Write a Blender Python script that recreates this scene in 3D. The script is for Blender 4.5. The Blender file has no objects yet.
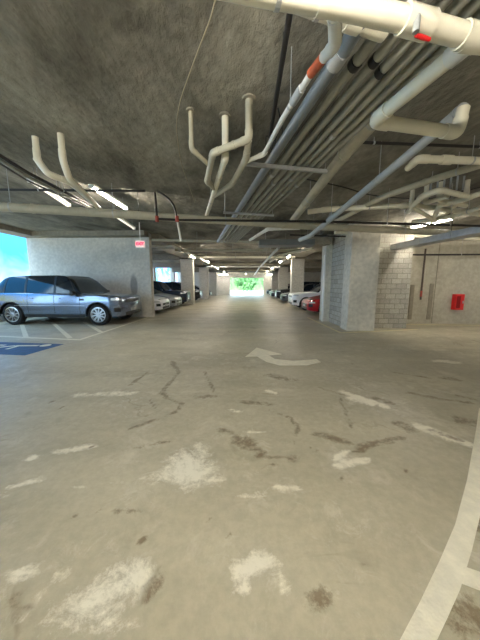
import bpy, bmesh, math, random
from mathutils import Vector, Matrix
random.seed(7)
S = bpy.context.scene
COL = S.collection
PI = math.pi

# ------------------------------------------------------------------ camera
F = 250.0; EYE = 1.45
PITCH = math.radians(8.0); YAW = math.radians(1.6)
cam = bpy.data.cameras.new('camera'); cam_o = bpy.data.objects.new('camera', cam); COL.objects.link(cam_o)
cam.sensor_fit = 'HORIZONTAL'; cam.sensor_width = 36.0; cam.lens = 36.0 * F / 480.0
cam.clip_start = 0.02; cam.clip_end = 400
cam_o.location = (0, 0, EYE); cam_o.rotation_euler = (PI / 2 - PITCH, 0, YAW)
S.camera = cam_o

# ------------------------------------------------------------------ sky, sun, exposure
w = bpy.data.worlds.new('sky'); S.world = w; w.use_nodes = True
bg = w.node_tree.nodes['Background']
bg.inputs[0].default_value = (0.50, 0.76, 1.0, 1); bg.inputs[1].default_value = 4.4
sun = bpy.data.lights.new('sun', 'SUN'); sun.energy = 4.5; sun.angle = 0.02; sun.color = (1, 0.95, 0.86)
sun_o = bpy.data.objects.new('sun', sun); COL.objects.link(sun_o)
sun_o.rotation_euler = (math.radians(32), 0, 0)
S.view_settings.view_transform = 'Standard'; S.view_settings.look = 'None'
S.view_settings.gamma = 1.0; S.view_settings.use_curve_mapping = False
S.view_settings.exposure = 0.95
LAMP = 120.0       # emission of a fluorescent tube
WARM = (1.0, 0.92, 0.78)

# ------------------------------------------------------------------ helpers
def at(px, py, z=None, Y=None, X=None):
    """world point on the plane z / Y / X seen at a photo pixel"""
    a = (px - 240) / F; b = (320 - py) / F
    fx, fy, fz = a, math.cos(PITCH) + b * math.sin(PITCH), -math.sin(PITCH) + b * math.cos(PITCH)
    c, s = math.cos(YAW), math.sin(YAW)
    dx, dy = fx * c - fy * s, fx * s + fy * c
    if z is not None: t = (z - EYE) / fz
    elif Y is not None: t = Y / dy
    else: t = X / dx
    return Vector((dx * t, dy * t, EYE + fz * t))

def lin(c):
    return tuple((x / 12.92 if x <= 0.04045 else ((x + 0.055) / 1.055) ** 2.4) for x in c)
def rgb(r, g, b): return lin((r / 255, g / 255, b / 255))

def mat(name, col, rough=0.6, metal=0.0, var=0.0, vscale=6.0, bump=0.0, bscale=40.0, emit=None, estr=0.0, coat=0.0, stretch=None, spec=0.5):
    m = bpy.data.materials.new(name); m.use_nodes = True
    nt = m.node_tree; N = nt.nodes; Lk = nt.links; b = N['Principled BSDF']
    b.inputs['Base Color'].default_value = (*col, 1)
    b.inputs['Roughness'].default_value = rough; b.inputs['Metallic'].default_value = metal
    b.inputs['Coat Weight'].default_value = coat
    b.inputs['Specular IOR Level'].default_value = spec
    if emit:
        b.inputs['Emission Color'].default_value = (*emit, 1); b.inputs['Emission Strength'].default_value = estr
    tc = N.new('ShaderNodeTexCoord'); mp = N.new('ShaderNodeMapping')
    Lk.new(tc.outputs['Object'], mp.inputs[0])
    if stretch: mp.inputs['Scale'].default_value = stretch
    if var:
        n = N.new('ShaderNodeTexNoise'); n.inputs['Scale'].default_value = vscale; n.inputs['Detail'].default_value = 6; n.inputs['Roughness'].default_value = 0.65
        Lk.new(mp.outputs[0], n.inputs['Vector'])
        r = N.new('ShaderNodeValToRGB')
        r.color_ramp.elements[0].position = 0.3; r.color_ramp.elements[1].position = 0.7
        r.color_ramp.elements[0].color = (*[x * (1 - var) for x in col], 1)
        r.color_ramp.elements[1].color = (*[min(1, x * (1 + var)) for x in col], 1)
        Lk.new(n.outputs['Fac'], r.inputs[0]); Lk.new(r.outputs[0], b.inputs['Base Color'])
    if bump:
        n2 = N.new('ShaderNodeTexNoise'); n2.inputs['Scale'].default_value = bscale; n2.inputs['Detail'].default_value = 5
        Lk.new(mp.outputs[0], n2.inputs['Vector'])
        bp = N.new('ShaderNodeBump'); bp.inputs['Strength'].default_value = bump; bp.inputs['Distance'].default_value = 0.02
        Lk.new(n2.outputs['Fac'], bp.inputs['Height']); Lk.new(bp.outputs[0], b.inputs['Normal'])
    return m

def mesh_obj(name, bm, m, parent=None, smooth=False, local=False):
    if parent is not None and not local:
        bmesh.ops.translate(bm, verts=bm.verts, vec=-parent.location)
    bmesh.ops.recalc_face_normals(bm, faces=bm.faces)
    me = bpy.data.meshes.new(name); bm.to_mesh(me); bm.free()
    if smooth:
        for p in me.polygons: p.use_smooth = True
        try: me.set_sharp_from_angle(angle=math.radians(38))
        except Exception: pass
    ms = m if isinstance(m, (list, tuple)) else [m]
    for x in ms: me.materials.append(x)
    o = bpy.data.objects.new(name, me); COL.objects.link(o)
    if parent is not None: o.parent = parent
    return o

def tag(o, label, cat, group=None):
    o['label'] = label; o['category'] = cat
    if group: o['group'] = group
    return o
def thing(name, label, cat, loc=(0, 0, 0), group=None):
    o = bpy.data.objects.new(name, None); COL.objects.link(o); o.location = loc; o.empty_display_size = 0.1
    return tag(o, label, cat, group)
def solo(o, label, cat, group=None):
    """a thing that is a single mesh built in world coordinates: put its origin at its own base"""
    vs = o.data.vertices
    c = Vector((sum(v.co.x for v in vs) / len(vs), sum(v.co.y for v in vs) / len(vs), min(v.co.z for v in vs)))
    o.data.transform(Matrix.Translation(-c)); o.location = c
    return tag(o, label, cat, group)
def struct(name, bm, m, parent=None):
    o = mesh_obj(name, bm, m, parent); o['kind'] = 'structure'; return o

def box(bm, x0, x1, y0, y1, z0, z1, M=None, bevel=0.0):
    r = bmesh.ops.create_cube(bm, size=1.0)
    vs = r['verts']
    bmesh.ops.scale(bm, vec=(abs(x1 - x0), abs(y1 - y0), abs(z1 - z0)), verts=vs)
    bmesh.ops.translate(bm, vec=((x0 + x1) / 2, (y0 + y1) / 2, (z0 + z1) / 2), verts=vs)
    if bevel:
        es = list({e for v in vs for e in v.link_edges})
        rr = bmesh.ops.bevel(bm, geom=es, offset=bevel, segments=2, affect='EDGES', profile=0.5)
        vs = list({v for f in rr['faces'] for v in f.verts} | {v for v in vs if v.is_valid})
    if M is not None: bmesh.ops.transform(bm, matrix=M, verts=vs)
    return vs

def fillet(pts, rad, seg=6):
    pts = [Vector(p) for p in pts]
    if len(pts) < 3: return pts
    out = [pts[0]]
    for i in range(1, len(pts) - 1):
        a, b, c = pts[i - 1], pts[i], pts[i + 1]
        u = (a - b); v = (c - b); lu, lv = u.length, v.length
        if lu < 1e-6 or lv < 1e-6: continue
        u /= lu; v /= lv
        d = min(rad, lu * 0.45, lv * 0.45)
        p, q = b + u * d, b + v * d
        for k in range(seg + 1):
            t = k / seg
            out.append(p * (1 - t) ** 2 + b * 2 * t * (1 - t) + q * t * t)
    out.append(pts[-1]); return out

def sweep(bm, pts, r, seg=12, caps=True, flat=None):
    pts = [Vector(p) for p in pts]; n = len(pts); rings = []
    t0 = (pts[1] - pts[0]).normalized()
    up = Vector((0, 0, 1)) if abs(t0.z) < 0.9 else Vector((1, 0, 0))
    nrm = (up - t0 * up.dot(t0)).normalized()
    for i in range(n):
        if i == 0: t = t0
        elif i == n - 1: t = (pts[i] - pts[i - 1]).normalized()
        else: t = ((pts[i + 1] - pts[i]).normalized() + (pts[i] - pts[i - 1]).normalized()).normalized()
        nrm = (nrm - t * nrm.dot(t)).normalized(); bi = t.cross(nrm)
        rr = r[i] if isinstance(r, list) else r
        rings.append([bm.verts.new(pts[i] + nrm * rr * math.cos(2 * PI * k / seg) + bi * rr * math.sin(2 * PI * k / seg)) for k in range(seg)])
    for i in range(n - 1):
        for k in range(seg):
            bm.faces.new((rings[i][k], rings[i][(k + 1) % seg], rings[i + 1][(k + 1) % seg], rings[i + 1][k]))
    if caps:
        bm.faces.new(rings[0]); bm.faces.new(rings[-1])

def lathe(bm, prof, M, seg=24):
    """prof: (radius, axial) points, axis +Y"""
    rings = []
    for r, y in prof:
        rings.append([bm.verts.new(M @ Vector((r * math.cos(2 * PI * k / seg), y, r * math.sin(2 * PI * k / seg)))) for k in range(seg)])
    for i in range(len(rings) - 1):
        for k in range(seg):
            bm.faces.new((rings[i][k], rings[i][(k + 1) % seg], rings[i + 1][(k + 1) % seg], rings[i + 1][k]))
    bm.faces.new(rings[0]); bm.faces.new(rings[-1])

def interp(tab, x):
    if x <= tab[0][0]: return tab[0][1]
    for (a, va), (b, vb) in zip(tab, tab[1:]):
        if x <= b: return va + (vb - va) * (x - a) / (b - a)
    return tab[-1][1]

# ------------------------------------------------------------------ materials
def concrete_mat(name, base, joints=None, var=0.10, streak=0.14, bump=0.15, stain=None):
    m = mat(name, base, rough=0.85, var=var, vscale=1.3, bump=bump, bscale=30, spec=0.3)
    nt = m.node_tree; N = nt.nodes; Lk = nt.links; b = N['Principled BSDF']
    tc = [n for n in N if n.type == 'TEX_COORD'][0]
    src = b.inputs['Base Color'].links[0].from_socket
    n = N.new('ShaderNodeTexNoise'); n.inputs['Scale'].default_value = 9; n.inputs['Detail'].default_value = 8
    Lk.new(tc.outputs['Object'], n.inputs['Vector'])
    mr = N.new('ShaderNodeMapRange'); mr.inputs[1].default_value = 0.35; mr.inputs[2].default_value = 0.65; mr.inputs[3].default_value = 1 - streak; mr.inputs[4].default_value = 1 + streak * 0.5
    Lk.new(n.outputs['Fac'], mr.inputs[0])
    mx = N.new('ShaderNodeMix'); mx.data_type = 'RGBA'; mx.blend_type = 'MULTIPLY'; mx.inputs[0].default_value = 1
    Lk.new(src, mx.inputs[6]); Lk.new(mr.outputs[0], mx.inputs[7]); Lk.new(mx.outputs[2], b.inputs['Base Color'])
    return m

M_COL = concrete_mat('column_concrete', rgb(196, 191, 178))
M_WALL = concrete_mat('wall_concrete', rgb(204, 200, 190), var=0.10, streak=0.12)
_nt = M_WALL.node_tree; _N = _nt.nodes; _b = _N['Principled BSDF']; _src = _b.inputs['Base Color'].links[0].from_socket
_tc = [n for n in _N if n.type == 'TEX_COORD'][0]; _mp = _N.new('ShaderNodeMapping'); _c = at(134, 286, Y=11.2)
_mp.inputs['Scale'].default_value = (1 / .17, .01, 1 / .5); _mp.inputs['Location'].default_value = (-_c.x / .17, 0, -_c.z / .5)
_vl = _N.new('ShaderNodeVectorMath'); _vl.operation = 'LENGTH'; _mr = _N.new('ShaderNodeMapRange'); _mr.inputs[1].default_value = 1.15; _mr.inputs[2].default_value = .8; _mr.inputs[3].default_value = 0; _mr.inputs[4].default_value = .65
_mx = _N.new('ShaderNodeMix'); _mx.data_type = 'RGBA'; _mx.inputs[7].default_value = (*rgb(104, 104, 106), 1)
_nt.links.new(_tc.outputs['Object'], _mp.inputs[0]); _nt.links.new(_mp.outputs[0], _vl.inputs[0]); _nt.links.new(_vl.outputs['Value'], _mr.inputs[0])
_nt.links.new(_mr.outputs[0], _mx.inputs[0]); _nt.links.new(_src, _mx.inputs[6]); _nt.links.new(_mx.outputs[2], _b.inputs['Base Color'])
M_WALLR = concrete_mat('wall_concrete_warm', rgb(170, 165, 150), var=0.12, streak=0.12)
M_BEAM = concrete_mat('beam_concrete', rgb(138, 132, 118))

def ceiling_mat():
    m = bpy.data.materials.new('sprayed_ceiling'); m.use_nodes = True
    nt = m.node_tree; N = nt.nodes; Lk = nt.links; b = N['Principled BSDF']
    b.inputs['Roughness'].default_value = 0.95; b.inputs['Specular IOR Level'].default_value = 0.15
    tc = N.new('ShaderNodeTexCoord'); mp = N.new('ShaderNodeMapping'); mp.inputs['Rotation'].default_value = (0, 0, 0.5)
    mp.inputs['Scale'].default_value = (1.0, 0.6, 1)
    Lk.new(tc.outputs['Object'], mp.inputs[0])
    n1 = N.new('ShaderNodeTexNoise'); n1.inputs['Scale'].default_value = 1.1; n1.inputs['Detail'].default_value = 5; n1.inputs['Distortion'].default_value = 0.6
    n2 = N.new('ShaderNodeTexNoise'); n2.inputs['Scale'].default_value = 11; n2.inputs['Detail'].default_value = 6; n2.inputs['Roughness'].default_value = 0.6
    n3 = N.new('ShaderNodeTexNoise'); n3.inputs['Scale'].default_value = 5; n3.inputs['Detail'].default_value = 4
    for n in (n1, n2, n3): Lk.new(mp.outputs[0], n.inputs['Vector'])
    r = N.new('ShaderNodeValToRGB'); r.color_ramp.elements[0].position = 0.32; r.color_ramp.elements[1].position = 0.72
    r.color_ramp.elements[0].color = (*rgb(98, 95, 86), 1); r.color_ramp.elements[1].color = (*rgb(160, 156, 144), 1)
    Lk.new(n1.outputs['Fac'], r.inputs[0])
    r2 = N.new('ShaderNodeMapRange'); r2.inputs[1].default_value = 0.35; r2.inputs[2].default_value = 0.68; r2.inputs[3].default_value = 0.84; r2.inputs[4].default_value = 1.14
    Lk.new(n2.outputs['Fac'], r2.inputs[0])
    mx = N.new('ShaderNodeMix'); mx.data_type = 'RGBA'; mx.blend_type = 'MULTIPLY'; mx.inputs[0].default_value = 1
    Lk.new(r.outputs[0], mx.inputs[6]); Lk.new(r2.outputs[0], mx.inputs[7]); Lk.new(mx.outputs[2], b.inputs['Base Color'])
    ad = N.new('ShaderNodeMath'); ad.operation = 'MULTIPLY_ADD'; ad.inputs[1].default_value = 1.8
    Lk.new(n3.outputs['Fac'], ad.inputs[0]); Lk.new(n2.outputs['Fac'], ad.inputs[2])
    bp = N.new('ShaderNodeBump'); bp.inputs['Strength'].default_value = 0.8; bp.inputs['Distance'].default_value = 0.03
    Lk.new(ad.outputs[0], bp.inputs['Height']); Lk.new(bp.outputs[0], b.inputs['Normal'])
    return m
M_CEIL = ceiling_mat()

def block_mat(name, c1, c2, mortar):
    m = bpy.data.materials.new(name); m.use_nodes = True
    nt = m.node_tree; N = nt.nodes; Lk = nt.links; b = N['Principled BSDF']; b.inputs['Roughness'].default_value = 0.9
    tc = N.new('ShaderNodeTexCoord'); sx = N.new('ShaderNodeSeparateXYZ'); ad = N.new('ShaderNodeMath'); cb = N.new('ShaderNodeCombineXYZ')
    Lk.new(tc.outputs['Object'], sx.inputs[0]); Lk.new(sx.outputs[0], ad.inputs[0]); Lk.new(sx.outputs[1], ad.inputs[1])
    Lk.new(ad.outputs[0], cb.inputs[0]); Lk.new(sx.outputs[2], cb.inputs[1])
    br = N.new('ShaderNodeTexBrick'); br.inputs['Scale'].default_value = 1.0
    br.inputs['Brick Width'].default_value = 0.33; br.inputs['Row Height'].default_value = 0.165; br.inputs['Mortar Size'].default_value = 0.008; br.inputs['Bias'].default_value = -0.2
    br.inputs['Color1'].default_value = (*c1, 1); br.inputs['Color2'].default_value = (*c2, 1); br.inputs['Mortar'].default_value = (*mortar, 1)
    Lk.new(cb.outputs[0], br.inputs['Vector'])
    n = N.new('ShaderNodeTexNoise'); n.inputs['Scale'].default_value = 25; Lk.new(tc.outputs['Object'], n.inputs['Vector'])
    mr = N.new('ShaderNodeMapRange'); mr.inputs[1].default_value = .3; mr.inputs[2].default_value = .7; mr.inputs[3].default_value = 0.85; mr.inputs[4].default_value = 1.12
    Lk.new(n.outputs['Fac'], mr.inputs[0])
    mx = N.new('ShaderNodeMix'); mx.data_type = 'RGBA'; mx.blend_type = 'MULTIPLY'; mx.inputs[0].default_value = 1
    Lk.new(br.outputs['Color'], mx.inputs[6]); Lk.new(mr.outputs[0], mx.inputs[7]); Lk.new(mx.outputs[2], b.inputs['Base Color'])
    bp = N.new('ShaderNodeBump'); bp.inputs['Strength'].default_value = 0.6; bp.inputs['Distance'].default_value = 0.01; bp.invert = True
    Lk.new(br.outputs['Fac'], bp.inputs['Height']); Lk.new(bp.outputs[0], b.inputs['Normal'])
    return m
M_BLOCK = block_mat('concrete_block', rgb(174, 170, 158), rgb(150, 146, 136), rgb(124, 120, 110))

def floor_mat():
    m = bpy.data.materials.new('floor_concrete'); m.use_nodes = True
    nt = m.node_tree; N = nt.nodes; Lk = nt.links; b = N['Principled BSDF']
    tc = N.new('ShaderNodeTexCoord')
    def noise(sc, det=6, ro=0.6, dist=0.0, vec=None):
        n = N.new('ShaderNodeTexNoise'); n.inputs['Scale'].default_value = sc; n.inputs['Detail'].default_value = det
        n.inputs['Roughness'].default_value = ro; n.inputs['Distortion'].default_value = dist
        Lk.new(vec or tc.outputs['Object'], n.inputs['Vector']); return n.outputs['Fac']
    def mrange(x, a, bb, c, d, smooth=True):
        r = N.new('ShaderNodeMapRange'); r.inputs[1].default_value = a; r.inputs[2].default_value = bb; r.inputs[3].default_value = c; r.inputs[4].default_value = d
        if smooth: r.interpolation_type = 'SMOOTHSTEP'
        Lk.new(x, r.inputs[0]); return r.outputs[0]
    def mix(fac, a, col, blend='MIX'):
        x = N.new('ShaderNodeMix'); x.data_type = 'RGBA'; x.blend_type = blend
        if isinstance(fac, float): x.inputs[0].default_value = fac
        else: Lk.new(fac, x.inputs[0])
        Lk.new(a, x.inputs[6])
        if isinstance(col, tuple): x.inputs[7].default_value = (*col, 1)
        else: Lk.new(col, x.inputs[7])
        return x.outputs[2]
    def math2(op, a, bb):
        x = N.new('ShaderNodeMath'); x.operation = op
        for i, v in enumerate((a, bb)):
            if isinstance(v, (int, float)): x.inputs[i].default_value = v
            else: Lk.new(v, x.inputs[i])
        return x.outputs[0]
    def attr(nm):
        a = N.new('ShaderNodeAttribute'); a.attribute_name = nm; return a.outputs['Fac']
    mp = N.new('ShaderNodeMapping'); mp.inputs['Scale'].default_value = (0.35, 1.3, 1); Lk.new(tc.outputs['Object'], mp.inputs[0])
    r = N.new('ShaderNodeValToRGB'); r.color_ramp.elements[0].position = 0.3; r.color_ramp.elements[1].position = 0.7
    r.color_ramp.elements[0].color = (*rgb(164, 156, 134), 1); r.color_ramp.elements[1].color = (*rgb(192, 184, 160), 1)
    Lk.new(noise(0.9, 5, 0.55, 0.4, mp.outputs[0]), r.inputs[0])
    c = r.outputs[0]
    c = mix(1.0, c, mrange(noise(14, 8, 0.7), 0.3, 0.7, 0.90, 1.07), 'MULTIPLY')
    # pale scuffs
    c = mix(mrange(noise(1.7, 7, 0.7, 0.5), 0.52, 0.70, 0, 0.45), c, rgb(216, 208, 188))
    c = mix(math2('MULTIPLY', mrange(noise(5.5, 8, 0.75, 0.7), 0.52, 0.66, 0, 0.40), mrange(noise(0.8, 2), 0.42, 0.6, 0.1, 1)), c, rgb(220, 214, 196))
    c = mix(mrange(noise(2.6, 6, 0.65, 0.4), 0.55, 0.72, 0, 0.28), c, rgb(130, 120, 98))
    # brown veins
    v = N.new('ShaderNodeTexNoise'); v.inputs['Scale'].default_value = 0.8; v.inputs['Detail'].default_value = 5; v.inputs['Distortion'].default_value = 0.9
    Lk.new(tc.outputs['Object'], v.inputs['Vector'])
    ab = math2('ABSOLUTE', math2('SUBTRACT', v.outputs['Fac'], 0.5), 0)
    vein = math2('MULTIPLY', mrange(ab, 0.0, 0.014, 1, 0), mrange(noise(0.9, 3), 0.5, 0.66, 0, 0.4))
    c = mix(vein, c, rgb(112, 96, 68))
    # mapped patches
    dn = math2('ADD', math2('MULTIPLY', noise(3.5, 8, 0.8, 0.8), 0.6), math2('MULTIPLY', noise(17, 6, 0.8), 0.4))
    wh = mrange(math2('ADD', attr('pale'), math2('MULTIPLY', math2('SUBTRACT', dn, 0.5), 3.4)), 0.35, 0.95, 0, 1)
    wh = math2('MULTIPLY', wh, mrange(attr('pale'), 0, 0.5, 0, 0.95))
    c = mix(wh, c, rgb(232, 226, 208))
    dk = mrange(math2('ADD', attr('dark'), math2('MULTIPLY', math2('SUBTRACT', dn, 0.5), 4.5)), 0.4, 1.1, 0, 1)
    dk = math2('MULTIPLY', dk, mrange(attr('dark'), 0.1, 0.6, 0, 0.72))
    c = mix(dk, c, rgb(100, 80, 50))
    Lk.new(c, b.inputs['Base Color'])
    Lk.new(mrange(noise(1.2, 4), 0.3, 0.7, 0.36, 0.55), b.inputs['Roughness'])
    b.inputs['Specular IOR Level'].default_value = 0.45
    bp = N.new('ShaderNodeBump'); bp.inputs['Strength'].default_value = 0.12; bp.inputs['Distance'].default_value = 0.01
    Lk.new(noise(45, 5), bp.inputs['Height']); Lk.new(bp.outputs[0], b.inputs['Normal'])
    return m
M_FLOOR = floor_mat()

M_PVC = mat('cream_pvc', rgb(222, 217, 198), 0.38, var=0.06, vscale=5)
M_PVCW = mat('white_pvc', rgb(214, 214, 208), 0.35, var=0.05, vscale=5)
M_PVCG = mat('grey_pvc', rgb(160, 164, 166), 0.4, var=0.08, vscale=5)
M_PVCD = mat('dusty_pvc', rgb(178, 172, 152), 0.5, var=0.12, vscale=6)
M_CONDB = mat('blue_grey_conduit', rgb(128, 136, 142), 0.35, 0.35, var=0.1)
M_COND = mat('grey_conduit', rgb(152, 151, 138), 0.45, 0.15, var=0.12)
M_BLACK = mat('black_iron', rgb(30, 26, 24), 0.55, var=0.2)
M_RUST = mat('red_fitting', rgb(150, 60, 45), 0.6, var=0.2)
M_ORANGE = mat('orange_primer', rgb(176, 84, 48), 0.6, var=0.25, vscale=14)
M_GALV = mat('galvanised_steel', rgb(172, 174, 174), 0.4, 0.35, var=0.15, vscale=9)
M_STEELD = mat('dark_steel_duct', rgb(112, 118, 120), 0.45, 0.3, var=0.15, vscale=4)
M_CABLE = mat('grey_cable', rgb(150, 140, 116), 0.6)
M_WIRE = mat('black_cable', rgb(18, 18, 18), 0.5)
M_REDP = mat('red_paint', rgb(196, 22, 26), 0.4)
M_PAINT = mat('white_road_paint', rgb(226, 220, 200), 0.6, var=0.12, vscale=9, bump=0.2, bscale=60)
M_PAINTY = mat('yellowed_road_paint', rgb(216, 206, 166), 0.6, var=0.12, vscale=9)
M_PAINTB = mat('blue_road_paint', rgb(56, 84, 124), 0.6, var=0.3, vscale=6)
M_WHITE = mat('white_enamel', rgb(225, 225, 220), 0.45)
M_TUBE = mat('lit_tube', (1, 1, 1), 0.4, emit=WARM, estr=LAMP)
M_TUBEDIM = mat('dim_tube', rgb(236, 232, 220), 0.4, emit=WARM, estr=0.5)
M_EXITRED = mat('exit_red', rgb(230, 30, 40), 0.5, emit=(1.0, 0.03, 0.06), estr=1.8)
M_EXITBG = mat('exit_face', rgb(235, 225, 225), 0.5, emit=(1.0, 0.75, 0.72), estr=0.12)

# ------------------------------------------------------------------ structure: floor
def frange(a, b, s):
    out = []; x = a
    while x < b - 1e-6: out.append(x); x += s
    return out
xs = [-14.0, -9.8, -7.5, -6] + frange(-5, 5, 0.045) + [5, 6, 8, 10, 13]
ys = [-8.0, -3, 0] + frange(0.6, 8, 0.045) + [8, 9.5, 12, 16, 22, 30, 37.5]
pale, dark = [], []   # (ax, ay, bx, by, rx, ry)
def feat(lst, px0, py0, px1=None, py1=None, rx=10, ry=None, s=1.0):
    if px1 is None: px1, py1 = px0, py0
    ry = ry or rx
    a = at(px0, py0, z=0); b = at(px1, py1, z=0)
    mx_, my_ = (px0 + px1) / 2, (py0 + py1) / 2
    dx = abs(at(mx_ + rx, my_, z=0).x - at(mx_, my_, z=0).x)
    dy = abs(at(mx_, my_ - ry, z=0).y - at(mx_, my_ + ry, z=0).y) / 2
    lst.append((a.x, a.y, b.x, b.y, dx, dy, s))
for f in [(190, 466, None, None, 26, 20, .9), (215, 480, None, None, 12, 6, .7), (200, 450, None, None, 12, 9, .8), (248, 566, 262, 560, 18, 10, 1), (243, 590, 240, 575, 9, 9, .9), (278, 575, 285, 590, 8, 8, .8),
          (80, 610, 130, 575, 30, 22, .8), (20, 575, 30, 570, 14, 8, .8), (60, 578, 66, 572, 10, 8, .8), (100, 625, 60, 620, 40, 12, .6), (6, 488, 38, 480, 6, 3.5, .95),
          (0, 496, 110, 484, 5, 2, .6), (110, 484, 230, 465, 5, 1.5, .45), (60, 452, 90, 446, 9, 3, .9), (32, 458, None, None, 8, 3, .9),
          (342, 392, 385, 406, 5, 2.5, .95), (352, 398, 370, 403, 8, 3, .9), (418, 426, 468, 444, 6, 4, 1), (425, 428, 450, 438, 9, 5, .8), (336, 458, 346, 452, 4, 2.5, 1), (338, 465, 365, 460, 6, 4, .95),
          (440, 361, 452, 362, 9, 2, .9), (245, 497, 258, 494, 10, 4, .8), (280, 488, 298, 488, 8, 4, .8), (232, 410, 238, 412, 5, 1.5, .8), (268, 391, 275, 393, 4, 1.5, .9), (80, 395, 130, 393, 12, 2.5, .7),
          (230, 430, 260, 432, 6, 1.5, .7), (10, 620, 40, 600, 12, 12, .5), (300, 598, 340, 590, 16, 8, .35), (150, 480, 175, 472, 14, 6, .6)]:
    feat(pale, f[0], f[1], f[2], f[3], f[4], f[5], f[6])
for f in [(172, 362, 179, 372, 3, 1.6), (179, 372, 162, 392, 3, 2), (162, 392, 166, 398, 3, 2), (166, 398, 182, 404, 3, 1.5), (182, 404, 176, 412, 3, 2), (176, 412, 130, 429, 3, 1.6), (224, 430, 250, 442, 8, 3), (236, 440, 248, 446, 10, 4),
          (255, 458, 298, 456, 5, 1.8), (262, 467, 305, 459, 3, 1.2), (290, 418, 298, 428, 3, 2), (298, 428, 293, 444, 3, 2), (262, 452, 255, 449, 6, 3), (245, 402, 268, 404, 7, 2), (198, 397, 212, 396, 6, 2), (140, 447, 170, 441, 5, 1.5),
          (362, 446, 402, 438, 7, 3), (400, 424, 410, 430, 8, 4), (430, 430, 460, 440, 6, 2), (410, 393, 440, 399, 6, 1.6), (440, 399, 470, 403, 4, 1.4), (375, 398, 390, 403, 6, 2), (318, 434, 345, 442, 8, 3), (365, 447, 358, 452, 6, 2),
          (460, 420, 478, 424, 10, 5), (445, 378, 455, 380, 8, 1.6), (270, 375, 290, 380, 8, 2), (320, 388, 345, 395, 3, 1.2), (150, 590, 160, 575, 8, 12), (315, 600, 322, 595, 12, 12), (25, 610, 10, 600, 10, 8), (120, 510, 135, 512, 8, 3), (468, 610, 478, 640, 26, 22), (482, 540, 486, 520, 8, 20), (360, 560, 362, 566, 4, 4)]:
    feat(dark, f[0], f[1], f[2], f[3], f[4], f[5], 0.9)
for f in [(150, 398, 160, 420), (205, 372, 214, 392), (340, 398, 352, 428), (455, 395, 478, 400), (268, 410, 288, 417), (300, 440, 318, 452), (322, 470, 350, 482), (60, 520, 110, 508), (210, 520, 236, 540), (130, 385, 148, 372), (392, 372, 430, 378)]:
    feat(dark, f[0], f[1], f[2], f[3], 2.2, 1.0, .85)
for px, py in [(52, 402), (60, 408), (93, 447), (142, 540), (405, 471), (406, 616)]:
    feat(dark, px, py, rx=2.2, ry=1.2, s=1.6)
def field(lst, x, y):
    v = 0.0
    for ax, ay, bx, by, rx, ry, s in lst:
        if abs(y - (ay + by) / 2) > abs(ay - by) / 2 + ry * 1.6 or abs(x - (ax + bx) / 2) > abs(ax - bx) / 2 + rx * 1.6: continue
        dx, dy = (bx - ax) / rx, (by - ay) / ry
        qx, qy = (x - ax) / rx, (y - ay) / ry
        L = dx * dx + dy * dy
        t = max(0, min(1, (qx * dx + qy * dy) / L)) if L > 1e-9 else 0
        d = math.hypot(qx - t * dx, qy - t * dy)
        v = max(v, s * max(0.0, 1 - (d / 1.5) ** 2))
    return v
bm = bmesh.new(); grid = []
for y in ys: grid.append([bm.verts.new((x, y, 0)) for x in xs])
for j in range(len(ys) - 1):
    for i in range(len(xs) - 1):
        bm.faces.new((grid[j][i], grid[j][i + 1], grid[j + 1][i + 1], grid[j + 1][i]))
floor = struct('floor', bm, M_FLOOR)
me = floor.data
for nm, lst in (('pale', pale), ('dark', dark)):
    a = me.attributes.new(nm, 'FLOAT', 'POINT')
    a.data.foreach_set('value', [field(lst, v.co.x, v.co.y) for v in me.vertices])

# ------------------------------------------------------------------ ceiling
ZC, ZF = 3.35, 3.70
edge = [(-5.6, -8), (-4.6, 2.2), (-3.66, 3.9), (-3.22, 4.89), (-1.82, 5.49), (-0.73, 5.96), (2.4, 7.0), (2.95, 10.6), (13, 10.7)]
bm = bmesh.new()
low = [(x, y) for x, y in edge] + [(13, -8)]
vb = [bm.verts.new((x, y, ZC)) for x, y in low]; vt = [bm.verts.new((x, y, ZF + 0.3)) for x, y in low]
bm.faces.new(vb); bm.faces.new(vt)
for i in range(len(low)):
    j = (i + 1) % len(low); bm.faces.new((vb[i], vb[j], vt[j], vt[i]))
ceil_ = struct('ceiling', bm, M_CEIL)
bm = bmesh.new(); box(bm, -10.1, 13, -8, 37, ZF, ZF + 0.35)
struct('ceiling_upper', bm, M_CEIL)

# beams (dropped): along the column rows and across the aisle
bn = [0]
def beam(x0, x1, y0, y1, z0, z1=ZF, m=M_BEAM):
    bn[0] += 1
    bm = bmesh.new(); box(bm, x0, x1, y0, y1, z0, z1 + 0.01); struct('trim_%d' % bn[0], bm, m)
ROWS = [18.7, 25.9, 33.1]
beam(-4.9, -3.95, 11.5, 36.5, 3.42)
beam(3.2, 4.15, 10.75, 36.5, 3.42)
for i, y in enumerate(ROWS): beam(-9.8, 10.5, y - 0.1, y + 0.45, 3.3 - 0.1 * i)
beam(-9.8, -4.3, 10.7, 11.19, 3.5)
beam(-9.8, -9.1, 9.3, 10.7, 3.5)

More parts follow.
